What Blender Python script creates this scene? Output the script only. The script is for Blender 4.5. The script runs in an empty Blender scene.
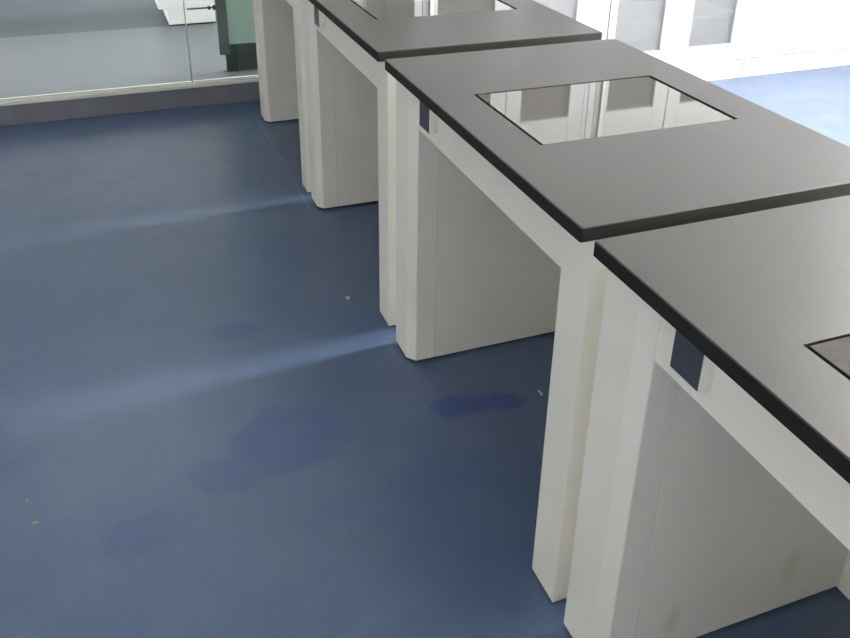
import bpy, bmesh, math
from mathutils import Vector, Matrix

C = bpy.context.scene.collection
scene = bpy.context.scene

# ------------------------------------------------------------------ camera
CAM = (-0.64427, -0.96435, 1.44898)
YAW, PITCH, ROLL, FPX = 0.36748, -0.45590, 0.016035, 855.872
cam_data = bpy.data.cameras.new('camera')
cam = bpy.data.objects.new('camera', cam_data)
C.objects.link(cam)
cy, sy, cp, sp = math.cos(YAW), math.sin(YAW), math.cos(PITCH), math.sin(PITCH)
fw = Vector((sy * cp, cy * cp, sp))
rt = Vector((cy, -sy, 0))
up = rt.cross(fw)
r2 = rt * math.cos(ROLL) + up * math.sin(ROLL)
u2 = -rt * math.sin(ROLL) + up * math.cos(ROLL)
cam.matrix_world = Matrix(((r2.x, u2.x, -fw.x, CAM[0]), (r2.y, u2.y, -fw.y, CAM[1]), (r2.z, u2.z, -fw.z, CAM[2]), (0, 0, 0, 1)))
cam_data.sensor_width = 36
cam_data.lens = FPX / 850 * 36
cam_data.shift_y = -0.12766
cam_data.clip_start = 0.02
scene.camera = cam

# ------------------------------------------------------------------ world, light, exposure
world = bpy.data.worlds.new('overcast_sky')
scene.world = world
world.use_nodes = True
wn = world.node_tree
bg = wn.nodes['Background']
bg.inputs['Color'].default_value = (1.0, 0.98, 0.965, 1)
bg.inputs['Strength'].default_value = 58.0
sun_d = bpy.data.lights.new('hazy_sun', 'SUN')      # low hazy sun, square on to the window wall
sun_d.energy = 8.5; sun_d.angle = math.radians(9); sun_d.color = (1.0, .97, .93)
sun = bpy.data.objects.new('hazy_sun', sun_d); C.objects.link(sun)
SUN_EL, SUN_AZ = math.radians(15), math.radians(2)
sun.rotation_euler = Vector((math.cos(SUN_EL) * math.cos(SUN_AZ), math.cos(SUN_EL) * math.sin(SUN_AZ), math.sin(SUN_EL))).to_track_quat('Z', 'Y').to_euler()
fill_d = bpy.data.lights.new('corridor_fill_light', 'AREA')   # unseen fill light, added to brighten the next room and nearby floor
fill_d.shape = 'RECTANGLE'; fill_d.size = 1.2; fill_d.size_y = .3; fill_d.energy = 12; fill_d.color = (.93, 1, .97)
fill = bpy.data.objects.new('corridor_fill_light', fill_d); C.objects.link(fill); fill.location = (-.9, 4.4, 2.88)
scene.view_settings.view_transform = 'Standard'
scene.view_settings.look = 'None'
scene.view_settings.exposure = 0.0
scene.view_settings.gamma = 1.0
scene.view_settings.use_curve_mapping = False
scene.cycles.max_bounces = 10
scene.cycles.diffuse_bounces = 6
scene.cycles.sample_clamp_indirect = 8.0

# window openings: (x0, x1, y0, y1, z0, z1) used for the walls and for the light portals
XR, XL, YN, YF = 4.5, -3.6, -3.6, 8.2       # right wall, left wall, near wall, far wall of the next room
PART_Y = 3.285                              # the glass partition's front
CEIL = 2.9

def portal(name, loc, rot, sx, sz):
    d = bpy.data.lights.new(name, 'AREA')
    d.shape = 'RECTANGLE'; d.size = sx; d.size_y = sz
    d.cycles.is_portal = True
    o = bpy.data.objects.new(name, d); C.objects.link(o)
    o.location = loc; o.rotation_euler = rot

WIN_R = [(-3.0, -1.6), (-1.45, -0.05), (0.1, 1.5), (1.65, 2.8)]
WZ0, WZ1 = 0.3, 2.7
for (a, b) in WIN_R:
    portal('window_portal', (XR + .1, (a + b) / 2, (WZ0 + WZ1) / 2), (0, math.radians(90), 0), WZ1 - WZ0, b - a)
WIN_L = []
WIN_CR = [(3.9, 5.0), (5.15, 7.0)]          # and the windows at its other end
for (a, b) in WIN_CR:
    portal('window_portal', (XR + .1, (a + b) / 2, 1.5), (0, math.radians(90), 0), 2.4, b - a)
for (a, b) in WIN_L:
    portal('window_portal', (XL - .1, (a + b) / 2, 1.8), (0, math.radians(-90), 0), 1.2, b - a)
WIN_C = [(3.75, 4.75)]                       # unseen end window, added to light the next room
for (a, b) in WIN_C:
    portal('window_portal', (XL - .1, (a + b) / 2, 1.7), (0, math.radians(-90), 0), 1.9, b - a)

# ------------------------------------------------------------------ materials
def mat(name, col, rough=.5, metal=0, spec=.5, noise=None, bump=0, bscale=200):
    m = bpy.data.materials.new(name); m.use_nodes = True
    nt = m.node_tree; b = nt.nodes['Principled BSDF']
    b.inputs['Base Color'].default_value = (*col, 1)
    b.inputs['Roughness'].default_value = rough
    b.inputs['Metallic'].default_value = metal
    b.inputs['Specular IOR Level'].default_value = spec
    tc = nt.nodes.new('ShaderNodeTexCoord')
    if noise:
        n = nt.nodes.new('ShaderNodeTexNoise'); n.inputs['Scale'].default_value = noise[0]; n.inputs['Detail'].default_value = 5
        nt.links.new(tc.outputs['Object'], n.inputs['Vector'])
        cr = nt.nodes.new('ShaderNodeValToRGB')
        k = noise[1]
        cr.color_ramp.elements[0].position = .3; cr.color_ramp.elements[1].position = .7
        cr.color_ramp.elements[0].color = (*[c * (1 - k) for c in col], 1)
        cr.color_ramp.elements[1].color = (*[min(1, c * (1 + k)) for c in col], 1)
        nt.links.new(n.outputs['Fac'], cr.inputs['Fac']); nt.links.new(cr.outputs['Color'], b.inputs['Base Color'])
    if bump:
        n2 = nt.nodes.new('ShaderNodeTexNoise'); n2.inputs['Scale'].default_value = bscale
        nt.links.new(tc.outputs['Object'], n2.inputs['Vector'])
        bp = nt.nodes.new('ShaderNodeBump'); bp.inputs['Strength'].default_value = bump; bp.inputs['Distance'].default_value = .001
        nt.links.new(n2.outputs['Fac'], bp.inputs['Height']); nt.links.new(bp.outputs['Normal'], b.inputs['Normal'])
    return m

def glass(name, tint, rough=0.0, refl=1.0):
    m = bpy.data.materials.new(name); m.use_nodes = True
    nt = m.node_tree; nt.nodes.remove(nt.nodes['Principled BSDF'])
    out = nt.nodes['Material Output']
    t = nt.nodes.new('ShaderNodeBsdfTransparent'); t.inputs['Color'].default_value = (*tint, 1)
    g = nt.nodes.new('ShaderNodeBsdfGlossy'); g.inputs['Roughness'].default_value = rough
    g.inputs['Color'].default_value = (refl, refl, refl, 1)
    f = nt.nodes.new('ShaderNodeFresnel'); f.inputs['IOR'].default_value = 1.45
    mx = nt.nodes.new('ShaderNodeMixShader')
    nt.links.new(f.outputs['Fac'], mx.inputs['Fac']); nt.links.new(t.outputs['BSDF'], mx.inputs[1]); nt.links.new(g.outputs['BSDF'], mx.inputs[2])
    nt.links.new(mx.outputs['Shader'], out.inputs['Surface'])
    return m

M = {}
M['white_steel'] = mat('white_powder_coated_steel', (.78, .765, .70), .42, noise=(3, .03), bump=.05, bscale=400)
def drips(m, spots, col):
    nt = m.node_tree; N = nt.nodes.new; K = nt.links.new; b = nt.nodes['Principled BSDF']
    g = N('ShaderNodeNewGeometry'); src = b.inputs['Base Color'].links[0].from_socket
    for (c, r, st) in spots:
        a = N('ShaderNodeVectorMath'); a.operation = 'SUBTRACT'; K(g.outputs['Position'], a.inputs[0]); a.inputs[1].default_value = c
        d = N('ShaderNodeVectorMath'); d.operation = 'DIVIDE'; K(a.outputs[0], d.inputs[0]); d.inputs[1].default_value = r
        l = N('ShaderNodeVectorMath'); l.operation = 'LENGTH'; K(d.outputs[0], l.inputs[0])
        q = N('ShaderNodeMapRange'); q.inputs['From Min'].default_value = 1; q.inputs['From Max'].default_value = .3; q.inputs['To Max'].default_value = st
        K(l.outputs['Value'], q.inputs['Value'])
        x = N('ShaderNodeMix'); x.data_type = 'RGBA'; K(q.outputs['Result'], x.inputs['Factor']); K(src, x.inputs[6]); x.inputs[7].default_value = (*col, 1)
        src = x.outputs[2]
    K(src, b.inputs['Base Color'])
drips(M['white_steel'], [((.181, -.119, .086), (.022, .02, .05), .5), ((.448, -.119, .12), (.028, .02, .07), .4)], (.56, .55, .30))
M['white_cab'] = mat('white_cabinet_laminate', (.86, .86, .85), .4)
M['slab_edge'] = mat('matt_black_cut_edge', (.011, .011, .009), .6, spec=.25)
M['slab'] = mat('black_phenolic_resin', (.018, .0155, .013), .42, spec=.72, noise=(6, .2), bump=.12, bscale=700)
M['insert'] = mat('polished_black_granite', (.050, .046, .040), .03, spec=.42, noise=(60, .08))
M['dark_gap'] = mat('black_rubber', (.012, .012, .012), .7)
M['slate'] = mat('dark_slate_plastic', (.05, .053, .07), .35)
M['alu'] = mat('pale_aluminium', (.72, .72, .66), .4, metal=0)
M['kerb'] = mat('grey_kerb_stone', (.16, .165, .19), .5, noise=(8, .12))
M['wall'] = mat('white_wall_paint', (.78, .79, .78), .8, noise=(2, .02))
M['wall_grey'] = mat('light_grey_wall_paint', (.38, .38, .365), .8)
M['ceil'] = mat('white_ceiling', (.42, .42, .41), .9)
M['door_frame'] = mat('dark_grey_metal', (.13, .155, .155), .4)
M['dark_green'] = mat('dark_green_metal', (.028, .055, .042), .3)
M['bronze'] = mat('dark_bronze', (.09, .08, .065), .3, metal=.6)
M['frost'] = mat('frosted_green_glass', (.42, .58, .50), .25)
M['pane'] = glass('clear_green_tinted_glass', (.91, .935, .93))
M['cab_glass'] = glass('cabinet_glass', (.95, .96, .955))
def haze(m, k, col):
    nt = m.node_tree; out = nt.nodes['Material Output']; src = out.inputs['Surface'].links[0].from_socket
    d = nt.nodes.new('ShaderNodeBsdfDiffuse'); d.inputs['Color'].default_value = (*col, 1)
    x = nt.nodes.new('ShaderNodeMixShader'); x.inputs['Fac'].default_value = k
    nt.links.new(src, x.inputs[1]); nt.links.new(d.outputs['BSDF'], x.inputs[2]); nt.links.new(x.outputs['Shader'], out.inputs['Surface'])
haze(M['cab_glass'], .25, (.8, .8, .79))
M['win_glass'] = glass('window_glass', (.97, .97, .965))
M['joint'] = mat('glass_joint_silicone', (.42, .48, .46), .3)
M['debris_white'] = mat('pale_debris', (.6, .62, .64), .7)
M['debris_tan'] = mat('dried_tan_paint', (.25, .25, .13), .7)
M['handle'] = mat('brushed_steel', (.6, .6, .6), .3, metal=1)

def floor_material():
    m = bpy.data.materials.new('blue_sheet_vinyl'); m.use_nodes = True
    nt = m.node_tree; b = nt.nodes['Principled BSDF']; N = nt.nodes.new; K = nt.links.new
    geo = N('ShaderNodeNewGeometry')
    pos = geo.outputs['Position']
    def noise(scale, detail=4, rough=.5, lo=.35, hi=.65):
        n = N('ShaderNodeTexNoise'); n.inputs['Scale'].default_value = scale; n.inputs['Detail'].default_value = detail
        n.inputs['Roughness'].default_value = rough
        K(pos, n.inputs['Vector'])
        r = N('ShaderNodeMapRange'); r.inputs['From Min'].default_value = lo; r.inputs['From Max'].default_value = hi
        K(n.outputs['Fac'], r.inputs['Value']); return r.outputs['Result']
    def mix(fac, a, c):
        x = N('ShaderNodeMix'); x.data_type = 'RGBA'
        if isinstance(fac, float): x.inputs['Factor'].default_value = fac
        else: K(fac, x.inputs['Factor'])
        for s, v in ((6, a), (7, c)):
            if isinstance(v, tuple): x.inputs[s].default_value = (*v, 1)
            else: K(v, x.inputs[s])
        return x.outputs[2]
    def math_(op, a, c):
        x = N('ShaderNodeMath'); x.operation = op
        for i, v in enumerate((a, c)):
            if isinstance(v, (int, float)): x.inputs[i].default_value = v
            else: K(v, x.inputs[i])
        return x.outputs[0]
    col = mix(noise(1.3, 5), (.066, .109, .210), (.078, .123, .225))
    col = mix(math_('MULTIPLY', noise(90, 3, .7), .45), col, (.055, .09, .175))
    col = mix(math_('MULTIPLY', noise(5, 6, .65, .45, .75), .2), col, (.175, .225, .29))
    # damp / scuffed blotches where they lie on the floor: x, y, radius x, radius y, strength
    warp = N('ShaderNodeTexNoise'); warp.inputs['Scale'].default_value = 9; warp.inputs['Detail'].default_value = 3
    K(pos, warp.inputs['Vector'])
    wsub = N('ShaderNodeVectorMath'); wsub.operation = 'SUBTRACT'; K(warp.outputs['Color'], wsub.inputs[0]); wsub.inputs[1].default_value = (.5, .5, .5)
    wsc = N('ShaderNodeVectorMath'); wsc.operation = 'SCALE'; K(wsub.outputs[0], wsc.inputs[0]); wsc.inputs['Scale'].default_value = .12
    wp = N('ShaderNodeVectorMath'); wp.operation = 'ADD'; K(pos, wp.inputs[0]); K(wsc.outputs[0], wp.inputs[1])
    acc = None
    for (x, y, rx, ry, st) in [(-.36, .70, .15, .13, .55), (-.50, .62, .10, .07, .4), (.10, .66, .08, .05, .85), (.20, .655, .07, .04, .85), (-.41, 1.21, .08, .06, .45),
                               (-.72, .50, .10, .06, .25), (-.15, .45, .22, .09, .12), (.16, 1.9, .2, .12, .25)]:
        s = N('ShaderNodeVectorMath'); s.operation = 'SUBTRACT'; K(wp.outputs[0], s.inputs[0]); s.inputs[1].default_value = (x, y, 0)
        d = N('ShaderNodeVectorMath'); d.operation = 'DIVIDE'; K(s.outputs[0], d.inputs[0]); d.inputs[1].default_value = (rx, ry, 1)
        l = N('ShaderNodeVectorMath'); l.operation = 'LENGTH'; K(d.outputs[0], l.inputs[0])
        r = N('ShaderNodeMapRange'); r.inputs['From Min'].default_value = 1.15; r.inputs['From Max'].default_value = .75
        r.inputs['To Max'].default_value = st
        K(l.outputs['Value'], r.inputs['Value'])
        acc = r.outputs['Result'] if acc is None else math_('MAXIMUM', acc, r.outputs['Result'])
    col = mix(acc, col, (.028, .058, .225))
    # the welded seam between two sheets, running along the bench fronts
    sx = N('ShaderNodeSeparateXYZ'); K(pos, sx.inputs[0])
    dx = math_('ABSOLUTE', math_('SUBTRACT', sx.outputs['X'], .003), 0)
    seam = math_('MULTIPLY', math_('MULTIPLY', math_('LESS_THAN', dx, .003), math_('GREATER_THAN', sx.outputs['Y'], 1.95)), .3)
    col = mix(seam, col, (.24, .29, .36))
    K(col, b.inputs['Base Color'])
    rr = N('ShaderNodeMapRange'); K(noise(6, 4), rr.inputs['Value']); rr.inputs['To Min'].default_value = .36; rr.inputs['To Max'].default_value = .42
    K(rr.outputs['Result'], b.inputs['Roughness'])
    b.inputs['Specular IOR Level'].default_value = .6
    b.inputs['Coat Weight'].default_value = .25; b.inputs['Coat Roughness'].default_value = .22
    n3 = N('ShaderNodeTexNoise'); n3.inputs['Scale'].default_value = 260; K(pos, n3.inputs['Vector'])
    bp = N('ShaderNodeBump'); bp.inputs['Strength'].default_value = .15; bp.inputs['Distance'].default_value = .001
    K(n3.outputs['Fac'], bp.inputs['Height']); K(bp.outputs['Normal'], b.inputs['Normal'])
    return m
M['floor'] = floor_material()
M['floor_lit_band'] = mat('vinyl_painted_lit', (.105, .113, .13), .4, noise=(3, .05))  # bright band of light on the corridor floor, partly painted in as paler colour
M['floor_shaded'] = mat('vinyl_painted_shade', (.048, .068, .082), .5, noise=(2, .08))  # floor beyond the band, its shade put into a darker colour

# ------------------------------------------------------------------ mesh helpers
def box(bm, x0, x1, y0, y1, z0, z1, bev=0.0, seg=2):
    vs = [bm.verts.new((x, y, z)) for x in (x0, x1) for y in (y0, y1) for z in (z0, z1)]
    F = [(0, 1, 3, 2), (4, 6, 7, 5), (0, 4, 5, 1), (2, 3, 7, 6), (0, 2, 6, 4), (1, 5, 7, 3)]
    fs = [bm.faces.new([vs[i] for i in f]) for f in F]
    if bev:
        es = list({e for f in fs for e in f.edges})
        bmesh.ops.bevel(bm, geom=es, offset=bev, segments=seg, affect='EDGES', profile=.5)

def prism(bm, pts, z0, z1, bev=0.0):
    lo = [bm.verts.new((x, y, z0)) for x, y in pts]; hi = [bm.verts.new((x, y, z1)) for x, y in pts]
    n = len(pts); fs = [bm.faces.new(list(reversed(lo))), bm.faces.new(hi)]
    for i in range(n):
        j = (i + 1) % n
        fs.append(bm.faces.new((lo[i], lo[j], hi[j], hi[i])))
    bmesh.ops.recalc_face_normals(bm, faces=fs)
    if bev:
        es = list({e for f in fs for e in f.edges})
        bmesh.ops.bevel(bm, geom=es, offset=bev, segments=2, affect='EDGES')

def cyl(bm, p, q, r, n=20, r2=None):
    p, q = Vector(p), Vector(q); d = (q - p)
    mtx = Matrix.Translation((p + q) / 2) @ d.to_track_quat('Z', 'Y').to_matrix().to_4x4()
    bmesh.ops.create_cone(bm, cap_ends=True, segments=n, radius1=r, radius2=r if r2 is None else r2, depth=d.length, matrix=mtx)

def obj(name, bm, m, parent=None, smooth=False):
    bmesh.ops.recalc_face_normals(bm, faces=bm.faces[:])
    me = bpy.data.meshes.new(name); bm.to_mesh(me); bm.free(); me.materials.append(m)
    if smooth:
        for p in me.polygons: p.use_smooth = True
        me.set_sharp_from_angle(angle=math.radians(35))
    o = bpy.data.objects.new(name, me); C.objects.link(o)
    if parent: o.parent = parent
    return o

def B(name, m, *boxes, parent=None, bev=0.0):
    bm = bmesh.new()
    for b in boxes: box(bm, *b, bev=bev)
    return obj(name, bm, m, parent)

def struct(name, m, *boxes, parent=None, bev=0):
    o = B(name, m, *boxes, parent=parent, bev=bev); o['kind'] = 'structure'; return o

def thing(name, label, cat, loc=(0, 0, 0), group=None):
    o = bpy.data.objects.new(name, None); C.objects.link(o); o.location = loc; o.empty_display_size = .1
    o['label'] = label; o['category'] = cat
    if group: o['group'] = group
    return o

# ------------------------------------------------------------------ the room shell
def wall_x(name, x0, x1, y0, y1, holes, m='wall'):
    """a wall standing along y with rectangular window openings"""
    bs = []; y = y0
    for (a, b, z0, z1) in sorted(holes):
        bs += [(x0, x1, y, a, 0, CEIL), (x0, x1, a, b, 0, z0), (x0, x1, a, b, z1, CEIL)]
        y = b
    bs.append((x0, x1, y, y1, 0, CEIL))
    return struct(name, M[m], *bs)

struct('floor', M['floor'], (XL - .2, XR + .2, YN - .2, PART_Y + .02, -.1, 0))
struct('floor_corridor', M['floor_lit_band'], (XL - .2, XR + .2, PART_Y + .02, 5.0, -.1, 0))
struct('floor_beyond', M['floor_shaded'], (XL - .2, XR + .2, 5.0, YF + .2, -.1, 0))
struct('ceiling', M['ceil'], (XL - .2, XR + .2, YN - .2, YF + .2, CEIL, CEIL + .1))
wall_x('wall_right', XR, XR + .2, YN - .2, YF + .2, [(a, b, WZ0, WZ1) for a, b in WIN_R + WIN_CR])
wall_x('wall_left', XL - .2, XL, YN - .2, YF + .2, [(a, b, 1.2, 2.4) for a, b in WIN_L] + [(a, b, .75, 2.65) for a, b in WIN_C], 'wall_grey')
struct('wall_near', M['wall'], (XL, XR, YN - .2, YN, 0, CEIL))
struct('wall_far', M['wall'], (XL, XR, YF, YF + .2, 0, CEIL))
struct('wall_behind_cabinets', M['wall'], (.66, XR, PART_Y, PART_Y + .10, 0, CEIL))

def window(n, x, y0, y1, z0, z1):
    f = struct('window_%d' % n, M['alu'], (x - .03, x + .03, y0, y0 + .05, z0, z1), (x - .03, x + .03, y1 - .05, y1, z0, z1),
               (x - .03, x + .03, y0 + .05, y1 - .05, z0, z0 + .05), (x - .03, x + .03, y0 + .05, y1 - .05, z1 - .05, z1),
               (x - .025, x + .025, (y0 + y1) / 2 - .025, (y0 + y1) / 2 + .025, z0 + .05, z1 - .05))
    B('window_pane', M['win_glass'], (x - .004, x + .004, y0 + .05, y1 - .05, z0 + .05, z1 - .05), parent=f)
k = 1
for a, b in WIN_R + WIN_CR: window(k, XR + .08, a, b, WZ0, WZ1); k += 1
for a, b in WIN_L: window(k, XL - .08, a, b, 1.2, 2.4); k += 1
for a, b in WIN_C: window(k, XL - .08, a, b, .75, 2.65); k += 1

# glass partition: kerb, aluminium sill, panes with a butt joint, head rail
struct('trim_1', M['kerb'], (XL, .66, PART_Y, PART_Y + .12, 0, .100), bev=.003)
s = struct('trim_2', M['alu'], (XL, .66, PART_Y - .006, PART_Y + .055, .100, .114), (XL, .66, PART_Y + .004, PART_Y + .018, .114, .121), (XL, .66, PART_Y + .034, PART_Y + .048, .114, .121), bev=.0015)
struct('trim_3', M['alu'], (XL, .66, PART_Y - .006, PART_Y + .075, 2.6, 2.66))
struct('wall_above_partition', M['wall'], (XL, .66, PART_Y, PART_Y + .08, 2.66, CEIL))
struct('window_%d' % k, M['pane'], (XL, -.2625, PART_Y + .02, PART_Y + .032, .115, 2.61))
struct('window_%d' % (k + 1), M['pane'], (-.2575, .66, PART_Y + .02, PART_Y + .032, .115, 2.61))
struct('trim_4', M['joint'], (-.2625, -.2575, PART_Y + .019, PART_Y + .033, .121, 2.6))

# ------------------------------------------------------------------ weighing benches
H, T = .85, .0273            # top height, slab thickness
L, D = .9655, .661           # length along the row, depth
O, E = .0279, .0037          # front and end insets of the frame under the slab
W1, CH, CD = .0892, .0259, .0204   # leg face width, chamfer along the row, chamfer depth
PB, HA, ZB = .598, .7008, .008     # inner face of back panel, apron's lower edge, lower edge of steelwork
IX0, IX1, IY0, IY1 = .108, .5505, .330, .641   # inset weighing plate
ZT = H - T

def rounded_rect(x0, x1, y0, y1, r, n=5):
    out = []
    for (cx, cyy, a0) in ((x1 - r[0], y1 - r[0], 0), (x0 + r[1], y1 - r[1], 90), (x0 + r[2], y0 + r[2], 180), (x1 - r[3], y0 + r[3], 270)):
        rr = r[int(a0 / 90)]
        for i in range(n + 1):
            a = math.radians(a0 + 90 * i / n)
            out.append((cx + rr * math.cos(a), cyy + rr * math.sin(a)))
    return out

def slab_mesh():
    bm = bmesh.new()
    outer = rounded_rect(0, D, 0, L, (.016, .004, .004, .004))
    cen = ((D) / 2, L / 2)
    def inset(pts, d):
        return [(x + (d if x < cen[0] else -d), y + (d if y < cen[1] else -d)) for x, y in pts]
    b = .0018
    rings = [(inset(outer, b), 0), (outer, b), (outer, T - b), (inset(outer, b), T)]
    vs = [[bm.verts.new((x, y, ZT + z)) for x, y in pts] for pts, z in rings]
    n = len(outer)
    for k_ in range(3):
        for i in range(n):
            j = (i + 1) % n
            bm.faces.new((vs[k_][i], vs[k_][j], vs[k_ + 1][j], vs[k_ + 1][i]))
    gx, gy = .0075, .003
    hole = [(IX1 + gx, IY1 + gy), (IX0 - gx, IY1 + gy), (IX0 - gx, IY0 - gy), (IX1 + gx, IY0 - gy)]
    per = n // 4
    loops = {}
    for z, ring in ((ZT, vs[0]), (H, vs[3])):
        hv = [bm.verts.new((x, y, z)) for x, y in hole]; loops[z] = hv
        for c in range(4):
            seg = ring[c * per:(c + 1) * per]
            for i in range(len(seg) - 1): bm.faces.new((seg[i], seg[i + 1], hv[c]))
            nx = ring[((c + 1) * per) % n]
            bm.faces.new((seg[-1], nx, hv[(c + 1) % 4], hv[c]))
    a, c = loops[ZT], loops[H]
    for i in range(4):
        j = (i + 1) % 4
        bm.faces.new((a[i], a[j], c[j], c[i]))
    return bm

BENCH_GROUP = 'black topped white steel weighing benches in a row'
def make_bench(label):
    t = thing('weighing_bench', label, 'lab bench', group=BENCH_GROUP)
    bt = obj('bench_top', slab_mesh(), M['slab'], t)
    bt.data.materials.append(M['slab_edge'])
    for pl in bt.data.polygons:
        if abs(pl.normal.z) < .5: pl.material_index = 1
    p = B('weighing_plate', M['insert'], (IX0, IX1, IY0, IY1, ZT, H - .0012), parent=t, bev=.0008)
    p['label'] = 'polished mirror-like plate set into the matt top'
    p2 = B('plate_support', M['dark_gap'], (IX0 - .03, IX1 + .03, IY0 - .03, IY1 + .03, ZT - .004, ZT), parent=t)
    # legs: chamfered on the knee-hole side; mirrored at both ends
    for far in (0, 1):
        f = (lambda y: L - E - y) if far else (lambda y: E + y)
        bm = bmesh.new()
        prism(bm, [(O, f(0)), (O, f(W1)), (O + CD, f(W1 + CH)), (.1035, f(W1 + CH)), (.1035, f(0))], ZB, ZT, bev=.0008)
        obj('leg', bm, M['white_steel'], t, smooth=True)
        ys = sorted((f(0), f(W1 + CH)))
        B('side_panel', M['white_steel'], (.1037, PB, ys[0], ys[1], ZB, ZT), parent=t, bev=.0006)
        for fx in (.075, .56):
            bm = bmesh.new(); cyl(bm, (fx, sum(ys) / 2, 0), (fx, sum(ys) / 2, ZB), .022)
            obj('foot', bm, M['dark_gap'], t)
    ya, yb = E + W1 + CH, L - E - W1 - CH
    B('apron', M['white_steel'], (O + CD, O + CD + .02, ya, yb, HA, ZT), parent=t, bev=.0006)
    B('back_panel', M['white_steel'], (PB, PB + .018, E, L - E, .001, ZT), parent=t, bev=.0006)
    cb = B('control_box', M['white_steel'], (.0292, O + CD, L - .2405, L - .1765, .7345, ZT), parent=t, bev=.0012)
    fp = B('faceplate', M['slate'], (.0278, .0292, L - .2385, L - .1785, .7375, ZT - .0005), parent=cb)
    fp['label'] = 'dark slate blue faceplate'
    return t
gA = -L
gB = .0402
gC = gB + L + .0670
gD = gC + L + .0406
LAB = ['black topped white weighing bench nearest the camera, its top cut off by the photo edge',
       'black topped white weighing bench whose whole inset mirror plate shows, second from the camera',
       'black topped white weighing bench just behind the fully visible one, top touching the upper frame',
       'white weighing bench farthest away by the glass partition, only its legs in view']
DX = (-.0018, 0, .0036, -.0014)
proto = make_bench(LAB[0])
def copy_tree(o, parent=None):
    c = o.copy(); C.objects.link(c)
    if parent: c.parent = parent
    for ch in list(o.children): copy_tree(ch, c)
    return c
benches = [proto]
for i in range(3): benches.append(copy_tree(proto))
for b_, y, x, lb in zip(benches, (gA, gB, gC, gD), DX, LAB):
    b_.location = (x, y, 0); b_['label'] = lb

# ------------------------------------------------------------------ white storage cabinets along the far wall
CY = 2.825; CH_T = 2.05; CDP = PART_Y - CY - .006
def make_cabinet(glazed, label):
    t = thing('storage_cabinet', label, 'cabinet', group='tall white storage cabinets along the far wall')
    w, g = 1.0, .0025
    B('carcass', M['white_cab'], (g, .03, .02, CDP, .105, CH_T), (w - .03, w - g, .02, CDP, .105, CH_T), (.03, w - .03, CDP - .012, CDP, .105, CH_T),
      (.03, w - .03, .02, CDP, .105, .13), (.03, w - .03, .02, CDP, CH_T - .025, CH_T), parent=t)
    B('plinth', M['white_cab'], (g, w - g, .004, CDP, 0, .105), parent=t)
    if glazed:
        for sz in (.345, .80, 1.25, 1.62):
            B('shelf', M['white_cab'], (.03, w - .03, .06, CDP - .012, sz, sz + .018), parent=t)
    B('side_trim', M['white_cab'], (g, .042, 0, .02, .0, CH_T), parent=t, bev=.002)
    B('side_trim', M['white_cab'], (w - .026, w - g, 0, .02, .0, CH_T), parent=t, bev=.002)
    for (a, b, s0, s1, hx) in ((.045, .508, .077, .087, .49), (.513, .972, .085, .085, .53)):
        z0, z1 = .112, 2.03
        d = None
        if glazed:
            d = B('door', M['white_cab'], (a, a + s0, .0, .02, z0, z1), (b - s1, b, .0, .02, z0, z1),
                  (a + s0, b - s1, 0, .02, z0, .205), (a + s0, b - s1, 0, .02, 1.81, z1), parent=t, bev=.0015)
            B('door_glass', M['cab_glass'], (a + s0, b - s1, .012, .016, .205, 1.81), parent=d)
        else:
            d = B('door', M['white_cab'], (a, b, 0, .02, z0, z1), parent=t, bev=.0015)
        bm = bmesh.new(); cyl(bm, (hx, -.025, 1.02), (hx, -.025, 1.16), .005); cyl(bm, (hx, -.025, 1.03), (hx, .002, 1.03), .004); cyl(bm, (hx, -.025, 1.15), (hx, .002, 1.15), .004)
        obj('handle', bm, M['handle'], d, smooth=True)
    if glazed:
        bm = bmesh.new(); prism(bm, [(.078, 0), (.078, -.011), (.081, -.011), (.099, 0)], .112, 2.03)
        e = obj('edge_strip', bm, M['white_cab'], t); e['label'] = 'raised strip along the door edge'
        B('side_gap', M['dark_gap'], (.0745, .078, -.0008, .001, .112, 2.03), parent=t)
    return t
c0 = make_cabinet(True, 'white glass-door cabinet seen between the third bench and its neighbour cabinet, leftmost of the row')
c0.location = (.742, CY, 0)
c1 = copy_tree(c0); c1.location = (1.742, CY, 0); c1['label'] = 'white glass-door cabinet whose two shelved doors show behind the second bench'
c2 = make_cabinet(False, 'plain white closed cabinet without glass at the right edge of the photo')
c2.location = (2.742, CY, 0)

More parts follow.
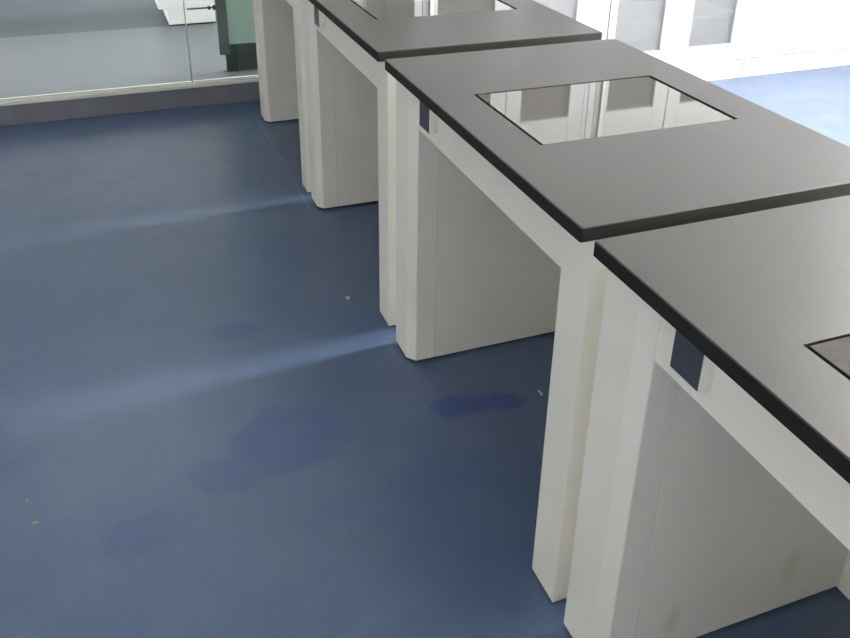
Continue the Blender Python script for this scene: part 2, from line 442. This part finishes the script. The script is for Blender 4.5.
# ------------------------------------------------------------------ the next room, seen through the partition
t = thing('corridor_cabinet', 'white cupboard on a recessed base in the room behind the glass partition', 'cabinet')
B('cabinet_body', M['white_cab'], (-.275, 1.6, 4.98, 5.6, .118, .95), parent=t, bev=.001)
B('cabinet_base', M['white_cab'], (-.218, 1.58, 4.982, 5.58, .012, .118), parent=t)
B('toe_strip', M['dark_gap'], (-.21, 1.57, 4.99, 5.57, 0, .012), parent=t)

t = thing('glass_door', 'green frosted glass door with dark grey upright behind the partition', 'door')
B('door_stile', M['door_frame'], (-.046, .012, 3.83, 3.875, .10, 2.2), parent=t, bev=.002)
B('bottom_rail', M['dark_green'], (.012, .30, 3.835, 3.87, .0, .152), (-.012, .012, 3.835, 3.87, 0, .10), parent=t, bev=.001)
B('frosted_pane', M['frost'], (.012, .30, 3.846, 3.858, .152, 2.2), parent=t)
bm = bmesh.new(); cyl(bm, (-.046, 3.83, .368), (-.20, 3.83, .368), .0045, 12); cyl(bm, (-.075, 3.83, .368), (-.088, 3.83, .368), .011, 14)
cyl(bm, (-.046, 3.83, .368), (-.062, 3.83, .368), .014, 14)
obj('handle', bm, M['bronze'], t, smooth=True)

# ------------------------------------------------------------------ specks on the floor
def fleck(x, y, a, b, m, label, seed=0):
    bm = bmesh.new(); n = 9
    pts = []
    for i in range(n):
        th = 2 * math.pi * i / n; k_ = 1 + .28 * math.sin(3 * th + seed) + .15 * math.cos(5 * th + 2 * seed)
        pts.append((x + a * k_ * math.cos(th), y + b * k_ * math.sin(th)))
    prism(bm, pts, 0, .0012)
    o = obj('paint_fleck' if m is M['debris_tan'] else 'debris_chip', bm, m)
    o['label'] = label; o['category'] = 'debris'
fleck(-.037, 1.283, .006, .010, M['debris_white'], 'tiny pale chip lying on the blue floor left of the third bench leg', 1)
fleck(.318, .65, .003, .012, M['debris_white'], 'tiny pale sliver on the floor beside the second bench front leg', 2)
fleck(-.936, .619, .009, .005, M['debris_tan'], 'small tan dried fleck on the blue floor near the left edge', 3)
fleck(-.955, .695, .003, .006, M['debris_tan'], 'darker narrow fleck above the tan one at the left floor edge', 4)
